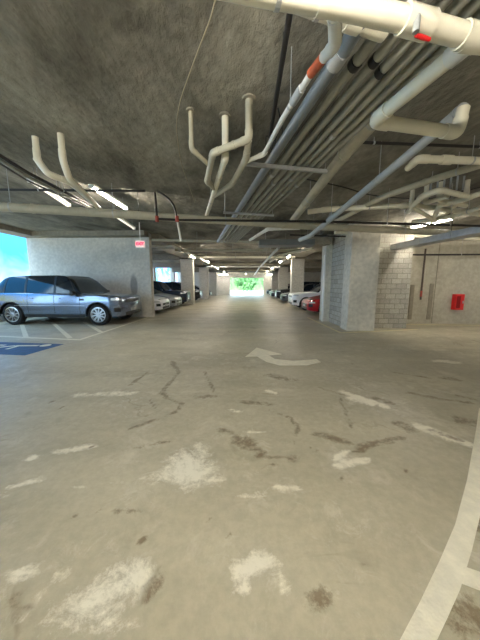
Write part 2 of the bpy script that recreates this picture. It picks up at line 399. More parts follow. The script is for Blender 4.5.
# ------------------------------------------------------------------ walls
def wall(name, x0, x1, y0, y1, z0, z1, m=M_WALL):
    bm = bmesh.new(); box(bm, x0, x1, y0, y1, z0, z1); return struct(name, bm, m)
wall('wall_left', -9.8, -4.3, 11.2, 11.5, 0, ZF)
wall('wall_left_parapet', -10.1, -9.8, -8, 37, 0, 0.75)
wall('wall_right', 5.3, 13, 9.6, 9.9, 0, ZF, M_WALLR)
wall('wall_right_side', 12.7, 13, -8, 9.6, 0, ZF, M_WALLR)
wall('wall_back', -10.1, 13, -8.3, -8, 0, ZF, M_WALLR)
wall('wall_right_far', 10.5, 10.8, 9.9, 37, 0, ZF, M_WALLR)
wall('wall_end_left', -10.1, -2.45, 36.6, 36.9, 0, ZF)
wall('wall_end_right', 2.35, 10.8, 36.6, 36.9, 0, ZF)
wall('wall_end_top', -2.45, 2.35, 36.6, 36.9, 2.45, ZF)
# block enclosure
bm = bmesh.new(); box(bm, 3.28, 4.0, 8.5, 10.0, 0, ZC); box(bm, 4.0, 5.35, 8.45, 9.6, 0, ZC)
struct('wall_block', bm, M_BLOCK)
tag_b = thing('concrete_column', 'smooth concrete column at the front corner of the block enclosure', 'column', (3.6, 8.2, 0), 'concrete columns')
bm = bmesh.new(); box(bm, 3.18, 4.05, 7.95, 8.5, 0, ZC, bevel=0.012); mesh_obj('shaft', bm, M_COL, tag_b)
c2 = thing('concrete_column', 'pale edged concrete column behind the block enclosure, beside the red car', 'column', (3.35, 10.3, 0), 'concrete columns')
bm = bmesh.new(); box(bm, 3.05, 3.95, 10.0, 10.55, 0, ZC, bevel=0.012); mesh_obj('shaft', bm, M_COL, c2)
bm = bmesh.new(); box(bm, 3.0, 3.05, 9.98, 10.1, 0, 2.6); mesh_obj('corner_guard', bm, M_WHITE, c2)
# wall panel joint and return at far right
bm = bmesh.new(); box(bm, 7.0, 7.02, 9.585, 9.6, 0, 3.3); struct('trim_20', bm, M_BEAM)
bm = bmesh.new(); box(bm, 5.36, 5.75, 9.35, 9.6, 0, ZC); struct('trim_21', bm, M_WALLR)

words = ['nearest', 'second', 'third']
for side, xx in (('left', -4.9), ('right', 3.25)):
    for i, y in enumerate(ROWS):
        g = thing('concrete_column', '%s free-standing concrete column in the row on the %s of the aisle' % (words[i], side), 'column', (xx + .45, y, 0), 'concrete columns')
        bm = bmesh.new(); box(bm, xx, xx + 0.9, y - 0.1, y + 0.5, 0, 3.42, bevel=0.015); mesh_obj('shaft', bm, M_COL, g)
for i, y in enumerate([4.0, 18.7, 25.9, 33.1]):
    bm = bmesh.new(); box(bm, -10.1, -9.6, y, y + 0.6, 0, ZF); o = mesh_obj('perimeter_column', bm, M_COL)
    solo(o, ['concrete perimeter column beside the parked suv, nearest of the open left side', 'concrete column on the open left side behind the parked white car', 'concrete column on the open left side, second beyond the wall', 'concrete column on the open left side, farthest one'][i], 'column', 'perimeter columns')

# ------------------------------------------------------------------ outside
M_PAVE = mat('sunlit_pavement', rgb(214, 212, 206), 0.8, var=0.08)
M_GREEN = mat('foliage_green', rgb(122, 166, 100), 0.8, var=0.45, vscale=0.8)
def mural_mat():
    m = bpy.data.materials.new('mural_paint'); m.use_nodes = True
    nt = m.node_tree; N = nt.nodes; Lk = nt.links; b = N['Principled BSDF']; b.inputs['Roughness'].default_value = 0.7
    tc = N.new('ShaderNodeTexCoord'); sx = N.new('ShaderNodeSeparateXYZ'); Lk.new(tc.outputs['Object'], sx.inputs[0])
    def ns(sc, dist, det=3):
        n = N.new('ShaderNodeTexNoise'); n.inputs['Scale'].default_value = sc; n.inputs['Detail'].default_value = det; n.inputs['Distortion'].default_value = dist
        Lk.new(tc.outputs['Object'], n.inputs['Vector']); return n.outputs['Fac']
    def mr(x, a, bb, c=0.0, d=1.0):
        r = N.new('ShaderNodeMapRange'); r.inputs[1].default_value = a; r.inputs[2].default_value = bb; r.inputs[3].default_value = c; r.inputs[4].default_value = d
        Lk.new(x, r.inputs[0]); return r.outputs[0]
    def mth(op, a, bb):
        x = N.new('ShaderNodeMath'); x.operation = op
        for k, v in enumerate((a, bb)):
            if isinstance(v, float): x.inputs[k].default_value = v
            else: Lk.new(v, x.inputs[k])
        return x.outputs[0]
    def mx(f, a, col):
        x = N.new('ShaderNodeMix'); x.data_type = 'RGBA'; Lk.new(f, x.inputs[0]); Lk.new(a, x.inputs[6]); x.inputs[7].default_value = (*col, 1); return x.outputs[2]
    # painted sky: deep blue above, pale cloud below, splashes of other colours
    f = mth('ADD', mth('MULTIPLY', sx.outputs[2], 0.42), mth('MULTIPLY', ns(.5, .8), 1.6))
    r = N.new('ShaderNodeValToRGB'); el = r.color_ramp.elements
    el[0].position = 0.50; el[0].color = (*rgb(186, 192, 226), 1); el[1].position = 0.82; el[1].color = (*rgb(60, 158, 216), 1)
    Lk.new(mr(f, 0.0, 2.9), r.inputs[0]); c = r.outputs[0]
    c = mx(mth('MULTIPLY', mr(ns(.42, 1.0), .56, .60), mr(sx.outputs[1], 17.0, 20.0)), c, rgb(226, 120, 176))
    c = mx(mth('MULTIPLY', mr(ns(.63, 1.5), .55, .58), mr(sx.outputs[1], 24.0, 30.0)), c, rgb(90, 190, 150))
    c = mx(mth('MULTIPLY', mr(ns(.9, .6), .5, .56), mth('MULTIPLY', mr(sx.outputs[1], 13.6, 13.0), mr(sx.outputs[2], 3.1, 2.6))), c, rgb(236, 208, 90))
    Lk.new(c, b.inputs['Base Color'])
    return m
bm = bmesh.new(); box(bm, -60, 60, -20, 110, -0.3, -0.02)
struct('floor_outside', bm, M_PAVE)
bm = bmesh.new(); box(bm, -14.3, -14.0, 2, 56, -0.02, 7.0)
o = mesh_obj('mural_wall', bm, mural_mat()); o['kind'] = 'structure'; o.name = 'wall_mural'; (lambda *a: 0)(o, 'brightly painted blue mural wall outside the open left side of the garage', 'wall')

def foliage(name, cx, cy, cz, rx, ry, rz, n, label, cat):
    g = thing(name, label, cat, (cx, cy, -0.02), 'trees beyond the exit')
    bm = bmesh.new(); rnd = random.Random(int(cx * 10 + cy))
    for _ in range(n):
        a, t = rnd.random() * 2 * PI, math.acos(2 * rnd.random() - 1); k = (0.7 + 0.3 * rnd.random()) * (0.9 + 0.13 * math.sin(3.3 * a + 5 * t) + 0.1 * math.sin(7 * t + cx + 2 * a))
        p = Vector((cx + rx * k * math.sin(t) * math.cos(a), cy + ry * k * math.sin(t) * math.sin(a), cz + rz * k * math.cos(t)))
        if p.z < 0: continue
        s = 0.22 + rnd.random() * 0.2
        d1 = Vector((rnd.gauss(0, 1), rnd.gauss(0, 1), rnd.gauss(0, 1))).normalized(); d2 = d1.orthogonal().normalized()
        v = [bm.verts.new(p + d1 * s * u + d2 * s * 0.6 * w_) for u, w_ in ((-1, 0), (0, 1), (1, 0), (0, -1))]
        bm.faces.new(v)
    mesh_obj('crown', bm, M_GREEN, g)
    bm = bmesh.new(); sweep(bm, [(cx, cy, -0.02), (cx + .1, cy, cz * 0.5), (cx, cy, cz + rz * .5)], [0.22, 0.17, 0.08]); mesh_obj('trunk', bm, M_BEAM, g, True)
for i, cx in enumerate((-6.7, 0, 6.7)):
    foliage('leafy_tree', cx, 62, 3.4, 3.2, 2.4, 3.6, 2200, 'bright green tree at the %s of the garage exit' % ('left', 'middle', 'right')[i], 'tree')
bm = bmesh.new(); box(bm, -20, 20, 68.5, 69.5, -0.02, 5.5); 
o = mesh_obj('clipped_hedge', bm, M_GREEN); solo(o, 'tall green hedge behind the trees beyond the exit', 'hedge')

# ------------------------------------------------------------------ floor markings
def decal(name, label, pts, m=M_PAINT, z=0.003, cat='road marking', group=None):
    bm = bmesh.new()
    a = [bm.verts.new((p[0], p[1], z)) for p in pts]; b_ = [bm.verts.new((p[0], p[1], 0.0)) for p in pts]
    bm.faces.new(a)
    for i in range(len(a)):
        j = (i + 1) % len(a); bm.faces.new((a[i], a[j], b_[j], b_[i]))
    bmesh.ops.triangulate(bm, faces=[f for f in bm.faces if len(f.verts) > 4])
    o = mesh_obj(name, bm, m); return solo(o, label, cat, group)
def stripe(a, b, wd):
    a, b = Vector((a[0], a[1])), Vector((b[0], b[1])); d = (b - a).normalized(); n = Vector((-d.y, d.x)) * wd / 2
    return [a + n, b + n, b - n, a - n]
F0 = lambda px, py: at(px, py, z=0)
arrow = [F0(*p) for p in [(245, 357), (256.7, 347.7), (282, 354.3), (269, 355.5), (275, 359.2), (293, 360.9), (316.7, 359.3), (321, 362.3), (306.7, 365.3), (280, 365.5), (266, 361.7), (257, 356.5)]]
decal('turn_arrow', 'white painted curved turn arrow on the garage floor pointing left', arrow)
eL = [(479, 408), (476, 430), (467, 480), (455, 525), (440, 560), (420, 602), (400, 640), (384, 670)]
eR = [(500, 414), (492, 452), (484, 500), (472, 550), (460, 590), (448, 617), (437, 640), (424, 672)]
decal('edge_stripe', 'wide worn white stripe crossing the bottom right corner of the floor', [F0(*p) for p in eL] + [F0(*p) for p in reversed(eR)], cat='road marking')
decal('side_stripe', 'short white stripe branching right from the wide corner stripe', [F0(*p) for p in [(465, 567), (520, 586), (520, 606), (460, 583)]], z=0.0025)
decal('bay_stripe', 'long white stripe closing the hatched bay in front of the blue wheelchair symbol', stripe((-8.6, 7.02), (-4.43, 6.4), 0.10))
decal('bay_stripe', 'white stripe running from the hatched bay along the aisle towards the suv nose', stripe((-4.45, 6.36), (-4.45, 11.1), 0.10), group=None)
for k, (p, q, l) in enumerate([((22, 325), (26, 337), 'white hatch line on the floor by the rear wheel of the suv'), ((52, 322), (70, 338), 'white hatch line on the floor in front of the middle of the suv'), ((84, 322), (101, 332), 'white hatch line on the floor by the front wheel of the suv')]):
    decal('hatch_line', l, stripe(F0(*p), F0(*q), 0.12), z=0.0025, group='hatch lines')
decal('pier_stripe', 'yellowed line along the aisle side of the block enclosure', stripe((2.72, 11.2), (2.86, 7.55), 0.09), M_PAINTY)
decal('pier_stripe', 'yellowed line on the floor in front of the block enclosure and column', stripe((2.86, 7.58), (5.6, 8.25), 0.09), M_PAINTY)
decal('wall_stripe', 'yellowed line along the foot of the right wall below the red cabinet', stripe((5.6, 9.3), (12, 9.0), 0.09), M_PAINTY)
# wheelchair symbol
sym = thing('wheelchair_symbol', 'blue painted panel with white wheelchair symbol on the floor at left', 'road marking', (-5.5, 5.5, 0))
bm = bmesh.new(); box(bm, -7.3, -4.55, 5.0, 6.0, 0, 0.003); bmesh.ops.rotate(bm, cent=(-5.5, 5.5, 0), matrix=Matrix.Rotation(-0.10, 3, 'Z'), verts=bm.verts); mesh_obj('panel', bm, M_PAINTB, sym)
bm = bmesh.new()
def st(pts, wd, z=0.006):
    for a, b in zip(pts, pts[1:]):
        q = stripe(a, b, wd); v = [bm.verts.new((p.x, p.y, z)) for p in q]; bm.faces.new(v)
cx, cy = -5.95, 5.45
st([(cx + .36 * math.cos(t), cy + .3 * math.sin(t)) for t in [math.radians(a) for a in range(70, 320, 18)]], 0.10)
st([(cx + .95, cy + .28), (cx + .4, cy + .24), (cx + 0.05, cy + 0.02)], 0.12)
st([(cx + .05, cy + .02), (cx + .0, cy - .38), (cx - .36, cy - .5)], 0.12)
st([(cx + .5, cy + .25), (cx + .5, cy - 0.08)], 0.09)
v = [bm.verts.new((cx + 1.1 + .12 * math.cos(t), cy + .3 + .12 * math.sin(t), 0.006)) for t in [2 * PI * k / 14 for k in range(14)]]; bm.faces.new(v)
mesh_obj('symbol', bm, M_PAINT, sym)

# ------------------------------------------------------------------ cars
def car(name, label, loc, rotz, L, W, H, color, style, group=None, scale_w=1.0, detail=False, rough=0.28, metal=0.5, roofcol=None):
    """nose towards +x in local space"""
    root = thing(name, label, 'car', (0, 0, 0), group)
    paint = mat('car_paint', color, rough, metal, coat=0.8)
    glass = mat('car_glass', rgb(26, 34, 42), 0.08, 0.0, spec=.5)
    black = mat('car_black_trim', rgb(16, 16, 17), 0.4)
    tyre = mat('tyre_rubber', rgb(20, 20, 20), 0.85)
    alloy = mat('alloy_rim', rgb(190, 192, 196), 0.3, 0.85)
    lampm = mat('headlamp', rgb(225, 230, 235), 0.08, 0.2, coat=1.0)
    roofm = mat('car_roof', roofcol, 0.2, 0.2, coat=1.0) if roofcol else paint
    X = lambda u: (u - 0.5) * L
    if style == 'suv':
        belt = [(0, .60), (.012, .62), (.03, .65), (.5, .645), (.70, .635), (.74, .632), (.80, .622), (.90, .605), (.95, .59), (.985, .57), (1, .53)]
        roof = [(.02, .63), (.045, .80), (.08, .93), (.14, .975), (.30, .995), (.50, 1.0), (.57, .985), (.625, .90), (.695, .68), (.715, .635)]
        wr, cu, cl, clear = .215, .170, .835, .16
    elif style == 'hatch':
        belt = [(0, .62), (.03, .66), (.3, .66), (.6, .64), (.74, .62), (.86, .55), (.95, .49), (.985, .44), (1, .38)]
        roof = [(.02, .64), (.06, .80), (.12, .95), (.25, .99), (.42, 1.0), (.52, .97), (.62, .86), (.76, .63), (.78, .6)]
        wr, cu, cl, clear = .22, .18, .81, .14
    else:
        belt = [(0, .58), (.02, .66), (.16, .69), (.3, .68), (.6, .66), (.70, .64), (.84, .57), (.94, .51), (.985, .46), (1, .39)]
        roof = [(.13, .67), (.2, .80), (.29, .93), (.38, .985), (.48, 1.0), (.56, .97), (.64, .84), (.73, .66), (.75, .62)]
        wr, cu, cl, clear = .225, .19, .81, .13
    R = wr * H if style == 'suv' else wr * H; ra = R * 1.2
    plan = [(0, .84), (.01, .90), (.04, .955), (.12, 1), (.84, 1), (.92, .98), (.965, .94), (.99, .87), (1, .80)] if style == 'suv' else [(0, .84), (.01, .90), (.04, .955), (.12, 1), (.84, 1), (.92, .965), (.965, .90), (.99, .80), (1, .72)]
    zsec = [(.10, .93), (.2, .97), (.32, 1.0), (.5, .995), (.6, .965), (.68, .93)]
    def zlow(u):
        base = interp([(0, clear + .08), (.05, clear + .01), (.5, clear), (.93, clear), (1, clear + .03)], u) * H
        for c in (cu, cl):
            d = X(u) - X(c)
            if abs(d) < ra: base = max(base, R + math.sqrt(ra * ra - d * d) * 0.985)
        return base
    def side(u, z):
        return W / 2 * interp(plan, u) * interp(zsec, z / H)
    us = sorted(set([i / 60 for i in range(61)] + [.005, .01, .99, .995, .975] + [c + ra / L * math.cos(PI * k / 16) for c in (cu, cl) for k in range(17)]))
    NV = 9
    bm = bmesh.new(); rings = []
    for u in us:
        zl, zt = zlow(u), interp(belt, u) * H; h = []
        for k in range(NV):
            z = zl + (zt - 0.03 - zl) * k / (NV - 1); h.append((side(u, z), z))
        ys_ = h[-1][0]
        for f_, dz in ((.985, -.014), (.95, 0.0), (.75, .012), (.4, .022), (0, .026)): h.append((ys_ * f_, zt + dz))
        ring = [(y, z) for y, z in h] + [(-y, z) for y, z in reversed(h[:-1])]
        rings.append([bm.verts.new((X(u), y, z)) for y, z in ring])
    for a, b_ in zip(rings, rings[1:]):
        for i in range(len(a) - 1): bm.faces.new((a[i], a[i + 1], b_[i + 1], b_[i]))
    bm.faces.new(rings[0]); bm.faces.new(rings[-1])
    mesh_obj('body', bm, paint, root, True, True)
    # floor pan and wheel wells
    bm = bmesh.new(); box(bm, X(.03), X(.97), -W * .33, W * .33, clear * H, .50 * H)
    mesh_obj('underbody', bm, black, root, False, True)
    # greenhouse
    gu0, gu1 = roof[0][0], roof[-1][0]
    gus = [gu0 + (gu1 - gu0) * i / 48 for i in range(49)]
    def gsec(u, off=0.0):
        zb = interp(belt, u) * H - 0.03; zr = max(interp(roof, u) * H, zb + 0.01)
        yb = side(u, zb) * .975; k = (zr - zb) / (0.37 * H)
        yr = yb - (W * .5) * .20 * k
        return [(yb + off, zb), (yb + (yr - yb) * .5 + .015 + off, zb + (zr - zb) * .5), (yr + .012 + off, zb + (zr - zb) * .88), (yr * .95, zb + (zr - zb) * .975 + off), (yr * .8, zr + off), (yr * .4, zr + .012 + off), (0, zr + .016 + off)]
    def gmesh(name, u0, u1, m, off, i0, i1, full=True):
        bm = bmesh.new(); rr = []
        for u in [u0 + (u1 - u0) * i / 30 for i in range(31)]:
            s = gsec(u, off)[i0:i1]
            if full: s = s + [(-y, z) for y, z in reversed(s[:-1])]
            rr.append([bm.verts.new((X(u), y, z)) for y, z in s])
        for a, b_ in zip(rr, rr[1:]):
            for i in range(len(a) - 1): bm.faces.new((a[i], a[i + 1], b_[i + 1], b_[i]))
        if full and i0 == 0: bm.faces.new(rr[0]); bm.faces.new(rr[-1])
        return mesh_obj(name, bm, m, root, True, True)
    gmesh('windows', gu0, gu1, glass, 0, 0, 7)
    ru0 = .10 if style != 'sedan' else .33; ru1 = roof[-4][0] + .01
    gmesh('roof', ru0, ru1, roofm, 0.008, 3, 7)
    def gstrip(name, ua, ub, wd, i0=0, i1=4, off=.006):
        for sgn in (1, -1):
            prev = None; bm = bmesh.new()
            for i in range(i0, i1):
                t = (i - i0) / (i1 - i0 - 1); u = ua + (ub - ua) * t
                y, z = gsec(u, off)[i]; y2, z2 = gsec(u + wd, off)[i]
                cur = (bm.verts.new((X(u), sgn * y, z)), bm.verts.new((X(u + wd), sgn * y2, z2)))
                if prev: bm.faces.new((prev[0], prev[1], cur[1], cur[0]))
                prev = cur
            mesh_obj(name, bm, pm, root, False, True)
    pm = black if (style == 'suv' and roofcol) else paint
    for ua, ub in ([(.50, .49), (.27, .27), (.10, .12)] if style != 'sedan' else [(.47, .46), (.24, .30)]): gstrip('pillar', ua, ub, .016)
    gstrip('windscreen_pillar', gu1 - .035, ru1, .014)
    # conforming patches on the body side
    def ppatch(name, m, *a, **k):
        for sgn in (1, -1):
            bm = bmesh.new(); patch(bm, *a, sides=(sgn,), **k); mesh_obj(name, bm, m, root, False, True)
    def patch(bm, u0, u1, z0, z1, off=.006, nu=6, nz=3, sides=(1, -1)):
        for sgn in sides:
            g = []
            for i in range(nu + 1):
                u = u0 + (u1 - u0) * i / nu; row = []
                for k in range(nz + 1):
                    z = (z0 + (z1 - z0) * k / nz) * H
                    zt = interp(belt, u) * H - 0.032; z_ = min(z, zt)
                    row.append(bm.verts.new((X(u) + (off if u > .97 else 0), sgn * (side(u, z_) + off), z_)))
                g.append(row)
            for i in range(nu):
                for k in range(nz): bm.faces.new((g[i][k], g[i][k + 1], g[i + 1][k + 1], g[i + 1][k]))
    hz = interp(belt, .97) 
    ppatch('headlight', lampm, .935, .997, hz - .075, hz - .03, nu=10)
    nz = interp(belt, 1.0) * H
    yw = W / 2 * .72
    bm = bmesh.new(); box(bm, X(1) - .04, X(1) + .012, -yw * .72, yw * .72, nz - .15, nz - .035, bevel=.01); mesh_obj('grille', bm, black, root, False, True)
    bm = bmesh.new(); box(bm, X(1) - .04, X(1) + .014, -yw * .80, yw * .80, clear * H + .05, clear * H + .17, bevel=.01)
    mesh_obj('front_bumper_intake', bm, black, root, False, True)
    ppatch('corner_intake', black, .955, .992, .27, .36)
    bm = bmesh.new(); box(bm, X(1), X(1) + .022, -.16, .16, clear * H + .19, clear * H + .28); mesh_obj('front_badge_plate', bm, M_GALV, root, False, True)
    ppatch('tail_light', M_REDP, 0.004, .05, .50, .60)
    ppatch('sill_trim', black, cu + ra / L + .005, cl - ra / L - .005, clear + .005, clear + .065, off=.012)
    if detail:
        for u in (.30, .505, .70): ppatch('door_gap', black, u, u + .0022, clear + .08, .62, off=.004, nu=1, nz=8)
        ppatch('door_crease', black, .30, .70, clear + .085, clear + .0895, off=.004, nu=8, nz=1)
        for u in (.33, .54): ppatch('door_handle', paint, u - .025, u + .015, .535, .555, off=.03, nu=3, nz=1)
        ppatch('fender_vent', black, .70, .735, .50, .535, off=.012, nu=4, nz=1)
        ppatch('chrome_side_line', alloy, .2, .74, .395, .40, off=.01, nu=20, nz=1)
    # arches
    for nm, c in (('front_wheel_arch', cl), ('rear_wheel_arch', cu)):
        for sgn in (1, -1):
            pr = None; bm = bmesh.new()
            for k in range(19):
                t = PI * k / 18; x = X(c) + ra * math.cos(t); z = R + ra * math.sin(t)
                y = sgn * (side(c, min(z, .5 * H)) + .006)
                x2 = X(c) + (ra * .955) * math.cos(t); z2 = R + (ra * .955) * math.sin(t)
                cur = (bm.verts.new((x, y, z)), bm.verts.new((x2, y, z2)), bm.verts.new((x2, y - sgn * .2, z2)))
                if pr:
                    bm.faces.new((pr[0], pr[1], cur[1], cur[0])); bm.faces.new((pr[1], pr[2], cur[2], cur[1]))
                pr = cur
            mesh_obj(nm, bm, black, root, False, True)
    # mirrors
    for sgn in (1, -1):
        bm = bmesh.new(); box(bm, X(.655), X(.655) + .13, sgn * (W / 2 - .03), sgn * (W / 2 + .16), .60 * H, .60 * H + .15, bevel=.03); mesh_obj('wing_mirror', bm, pm if detail else paint, root, True, True)
    # wheels
    for c in (cu, cl):
        for sgn in (1, -1):
            Mx = Matrix.Translation((X(c), sgn * (W / 2 - .135), R)) @ (Matrix.Identity(4) if sgn > 0 else Matrix.Rotation(PI, 4, 'Z'))
            bm = bmesh.new(); lathe(bm, [(R * .66, -.12), (R * .93, -.12), (R, -.085), (R, .085), (R * .93, .118), (R * .69, .12), (R * .66, .05)], Mx, 28)
            wh = mesh_obj('wheel', bm, tyre, root, True, True)
            bm = bmesh.new(); lathe(bm, [(R * .69, .0), (R * .71, .123), (R * .64, .128), (R * .60, .06), (.02, .05)], Mx, 28)
            ns = 10 if detail else 5
            for k in range(ns):
                a = 2 * PI * k / ns + .2
                Rm = Mx @ Matrix.Rotation(a, 4, 'Y')
                wv = R * (.055 if detail else .09)
                box(bm, .02, R * .66, .06, .115, -wv, wv, Rm)
            lathe(bm, [(R * .15, .05), (R * .15, .118), (R * .1, .125)], Mx, 12)
            rm = mesh_obj('rim', bm, alloy, wh, False, True)
            bm = bmesh.new(); lathe(bm, [(R * .56, .052), (R * .60, .064), (R * .60, .066), (R * .2, .056)], Mx, 24)
            mesh_obj('brake_disc', bm, black, wh, False, True)
    root.location = loc; root.rotation_euler = (0, 0, rotz)
    return root

car('suv', 'blue-grey metallic suv parked sideways in front of the concrete wall', (-6.90, 9.72, 0), math.radians(-1.0), 4.82, 2.0, 1.80, rgb(108, 120, 140), 'suv', None, detail=True, rough=.24, metal=.75, roofcol=rgb(18, 22, 26))
G1 = 'cars parked on the left of the aisle'; G2 = 'cars parked on the right of the aisle'
def L_(y, xn, Lc): return (xn - Lc / 2, y, 0)
def R_(y, xn, Lc): return (xn + Lc / 2, y, 0)
car('parked_car', 'white car with its nose showing just beyond the concrete wall', L_(13.0, -4.25, 4.6), 0, 4.6, 1.82, 1.46, rgb(246, 248, 252), 'sedan', G1, rough=.35, metal=0)
car('parked_car', 'silver grey sedan parked second in the left row behind the white car', L_(15.2, -4.15, 4.7), 0, 4.7, 1.85, 1.50, rgb(150, 155, 162), 'sedan', G1)
car('parked_car', 'dark navy suv parked third in the left row against the first free column', L_(17.42, -4.1, 4.7), 0, 4.7, 1.8, 1.72, rgb(24, 38, 58), 'suv', G1)
car('parked_car', 'black suv between the first and second free columns at left', L_(22.3, -4.1, 4.7), 0, 4.7, 1.9, 1.70, rgb(14, 15, 18), 'suv', G1)
car('parked_car', 'grey car between the second and third free columns at left', L_(29.3, -4.2, 4.6), 0, 4.6, 1.85, 1.60, rgb(58, 62, 70), 'hatch', G1)
car('parked_car', 'red car parked beside the block enclosure at right', R_(12.7, 2.9, 4.5), PI, 4.5, 1.84, 1.52, rgb(176, 12, 24), 'hatch', G2, metal=.2)
car('parked_car', 'white suv parked beyond the red car at right', R_(15.4, 2.65, 4.7), PI, 4.7, 1.9, 1.62, rgb(248, 248, 246), 'suv', G2, rough=.35, metal=0)
car('parked_car', 'dark grey car parked just past the first right column', R_(20.4, 2.75, 4.6), PI, 4.6, 1.85, 1.52, rgb(78, 82, 88), 'sedan', G2)
car('parked_car', 'black suv fourth from the block enclosure at right', R_(22.8, 2.6, 4.6), PI, 4.6, 1.85, 1.72, rgb(18, 22, 28), 'suv', G2)
car('parked_car', 'dark blue car just past the second right column', R_(27.6, 2.6, 4.6), PI, 4.6, 1.85, 1.55, rgb(30, 36, 48), 'hatch', G2)
car('parked_car', 'burgundy car before the third right column', R_(30.6, 2.7, 4.5), PI, 4.5, 1.85, 1.5, rgb(90, 22, 26), 'sedan', G2)
car('parked_car', 'black car parked farthest in the right row', R_(34.9, 2.7, 4.5), PI, 4.5, 1.85, 1.6, rgb(20, 20, 22), 'hatch', G2)

# ------------------------------------------------------------------ pipes
def slab_z(x, y):
    """underside of whichever slab is above a point"""
    if x < edge[0][0]: return ZF
    for (xa, ya), (xb, yb) in zip(edge, edge[1:]):
        if xa <= x <= xb: return ZC if y < ya + (yb - ya) * (x - xa) / (xb - xa) else ZF
    return ZF
def pipe(name, label, pts, r, m, coup=(), hang=(), elbows=True, rad=None, ztop=ZC, seg=14, group=None, cm=None, cat='pipe', estyle=1.14):
    pts = [Vector(p) for p in pts]
    root = thing(name, label, cat, pts[0].copy(), group)
    rad = rad or r * 2.2
    bm = bmesh.new(); sweep(bm, fillet(pts, rad), r, seg); mesh_obj('run', bm, m, root, True)
    if elbows:
        for i in range(1, len(pts) - 1):
            a, b, c = pts[i - 1], pts[i], pts[i + 1]
            u, v = (a - b).normalized(), (c - b).normalized()
            if u.dot(v) < -0.985: continue
            d1 = min(rad + r * .9, (a - b).length * .6); d2 = min(rad + r * .9, (c - b).length * .6)
            bm = bmesh.new(); sweep(bm, fillet([b + u * d1, b, b + v * d2], min(rad, d1 * .9, d2 * .9), 8), r * estyle, seg)
            mesh_obj('elbow', bm, cm or m, root, True)
    def along(i, t): return pts[i] + (pts[i + 1] - pts[i]) * t
    for (i, t, ln, k, mm) in coup:
        p = along(i, t); d = (pts[i + 1] - pts[i]).normalized()
        bm = bmesh.new(); sweep(bm, [p - d * ln / 2, p + d * ln / 2], r * k, seg); mesh_obj('coupling', bm, mm or m, root, True)
    for (i, t) in hang:
        p = along(i, t); d = (pts[i + 1] - pts[i]).normalized()
        bm = bmesh.new(); sweep(bm, [p - d * .012, p + d * .012], r * 1.07, seg); sweep(bm, [(p.x, p.y, p.z + r * .5), (p.x, p.y, slab_z(p.x, p.y))], 0.005, 6)
        mesh_obj('hanger', bm, M_GALV, root)
    return root

A = lambda px, py, z: at(px, py, z=z)
def drop(px0, py0, z0, py1):
    """vertical drop from the slab at a pixel to where it shows lower down"""
    p = A(px0, py0, z0); q = at(px0, py1, Y=p.y); return p, Vector((p.x, p.y, q.z))

# big cream pipe across the top right with a valve, then the offset loop
p0 = A(255, -10, 2.80); p1 = A(472, 38, 2.80)
big = pipe('drain_pipe', 'large cream plastic pipe crossing the top right corner with a red valve lever', [p0 + (p0 - p1) * .5, p0, A(330, 3, 2.8), A(415, 22, 2.8), p1, p1 + Vector((.9, .12, 0.02))], .052, M_PVC,
           coup=[(3, .02, .17, 1.2, M_PVC), (3, .95, .12, 1.2, M_PVC), (4, .05, .2, 1.22, M_PVC), (1, .9, .05, 1.08, M_PVC)], hang=[(1, .3)], elbows=False)
vp = A(416, 30, 2.72)
bm = bmesh.new(); sweep(bm, [vp + Vector((0, 0, .06)), vp + Vector((0, 0, -.01))], .016, 10); v1 = mesh_obj('valve_stem', bm, M_GALV, big, True)
bm = bmesh.new(); q0 = vp + Vector((0.01, .015, -.01)); q1 = q0 + Vector((.085, .02, -.005)); sweep(bm, [q0, q0 + (q1 - q0) * .5, q1], [.009, .011, .008], 8); mesh_obj('valve_lever', bm, M_REDP, big, True)
c_end = A(457, 133, 2.80); c_top = c_end + Vector((.03, 0, .2))
pipe('drain_pipe', 'cream pipe sloping from top right elbow, turning right into an upturned elbow', [p1 + Vector((0, .05, 0)), A(374, 121, 2.80), c_end, c_top], .050, M_PVC, coup=[(0, .03, .12, 1.12, M_PVCW)], rad=.10)
pipe('drain_pipe', 'blue-grey plastic pipe running diagonally from the upturned elbow to the far lateral pipes', [c_top, A(452, 119, 3.0), A(310, 236, 2.58), A(300, 240, 2.58)], .050, M_PVCG, rad=.1, hang=[(1, .3), (1, .7)])
u0, u1 = A(240, -22, 3.02), A(385, 30, 3.0)
pipe('drain_pipe', 'cream pipe tucked behind the large top pipe and ending above the conduits', [u0, u1], .056, M_PVC, hang=[(0, .5)], coup=[(0, .75, .1, 1.15, None)])
pipe('drain_pipe', 'fat dusty cream pipe running diagonally between conduits and blue-grey pipe', [A(425, 62, 3.1), A(342, 157, 3.05), A(293, 220, 3.0)], .075, M_PVCD, coup=[(0, .96, .05, 1.14, None), (1, .6, .05, 1.12, None)], hang=[(0, .5), (1, .5)], elbows=False)
pipe('drain_pipe', 'cream lateral pipe with a tee leaving the right edge below the elbow', [A(408, 168, 3.05), A(418, 159, 3.05), A(485, 161, 3.05), A(560, 164, 3.05)], .045, M_PVC, coup=[(1, .42, .14, 1.25, None)], hang=[(1, .8)])
pipe('drain_pipe', 'dusty grey pipe sloping in from the right edge under the tee pipe', [A(560, 132, 3.08), A(480, 165, 3.08), A(437, 178, 3.08), A(385, 196, 3.08), A(335, 222, 3.08)], .05, M_PVCD, coup=[(2, .2, .04, 1.15, None)], hang=[(1, .5), (3, .5)], elbows=False)
pipe('drain_pipe', 'cream branch pipe leaving the fat dusty pipe towards the right', [A(308, 212, 3.05), A(330, 209, 3.05), A(410, 205, 3.05), A(480, 214, 3.05)], .055, M_PVC, coup=[(1, .15, .04, 1.12, None)], hang=[(1, .5)])

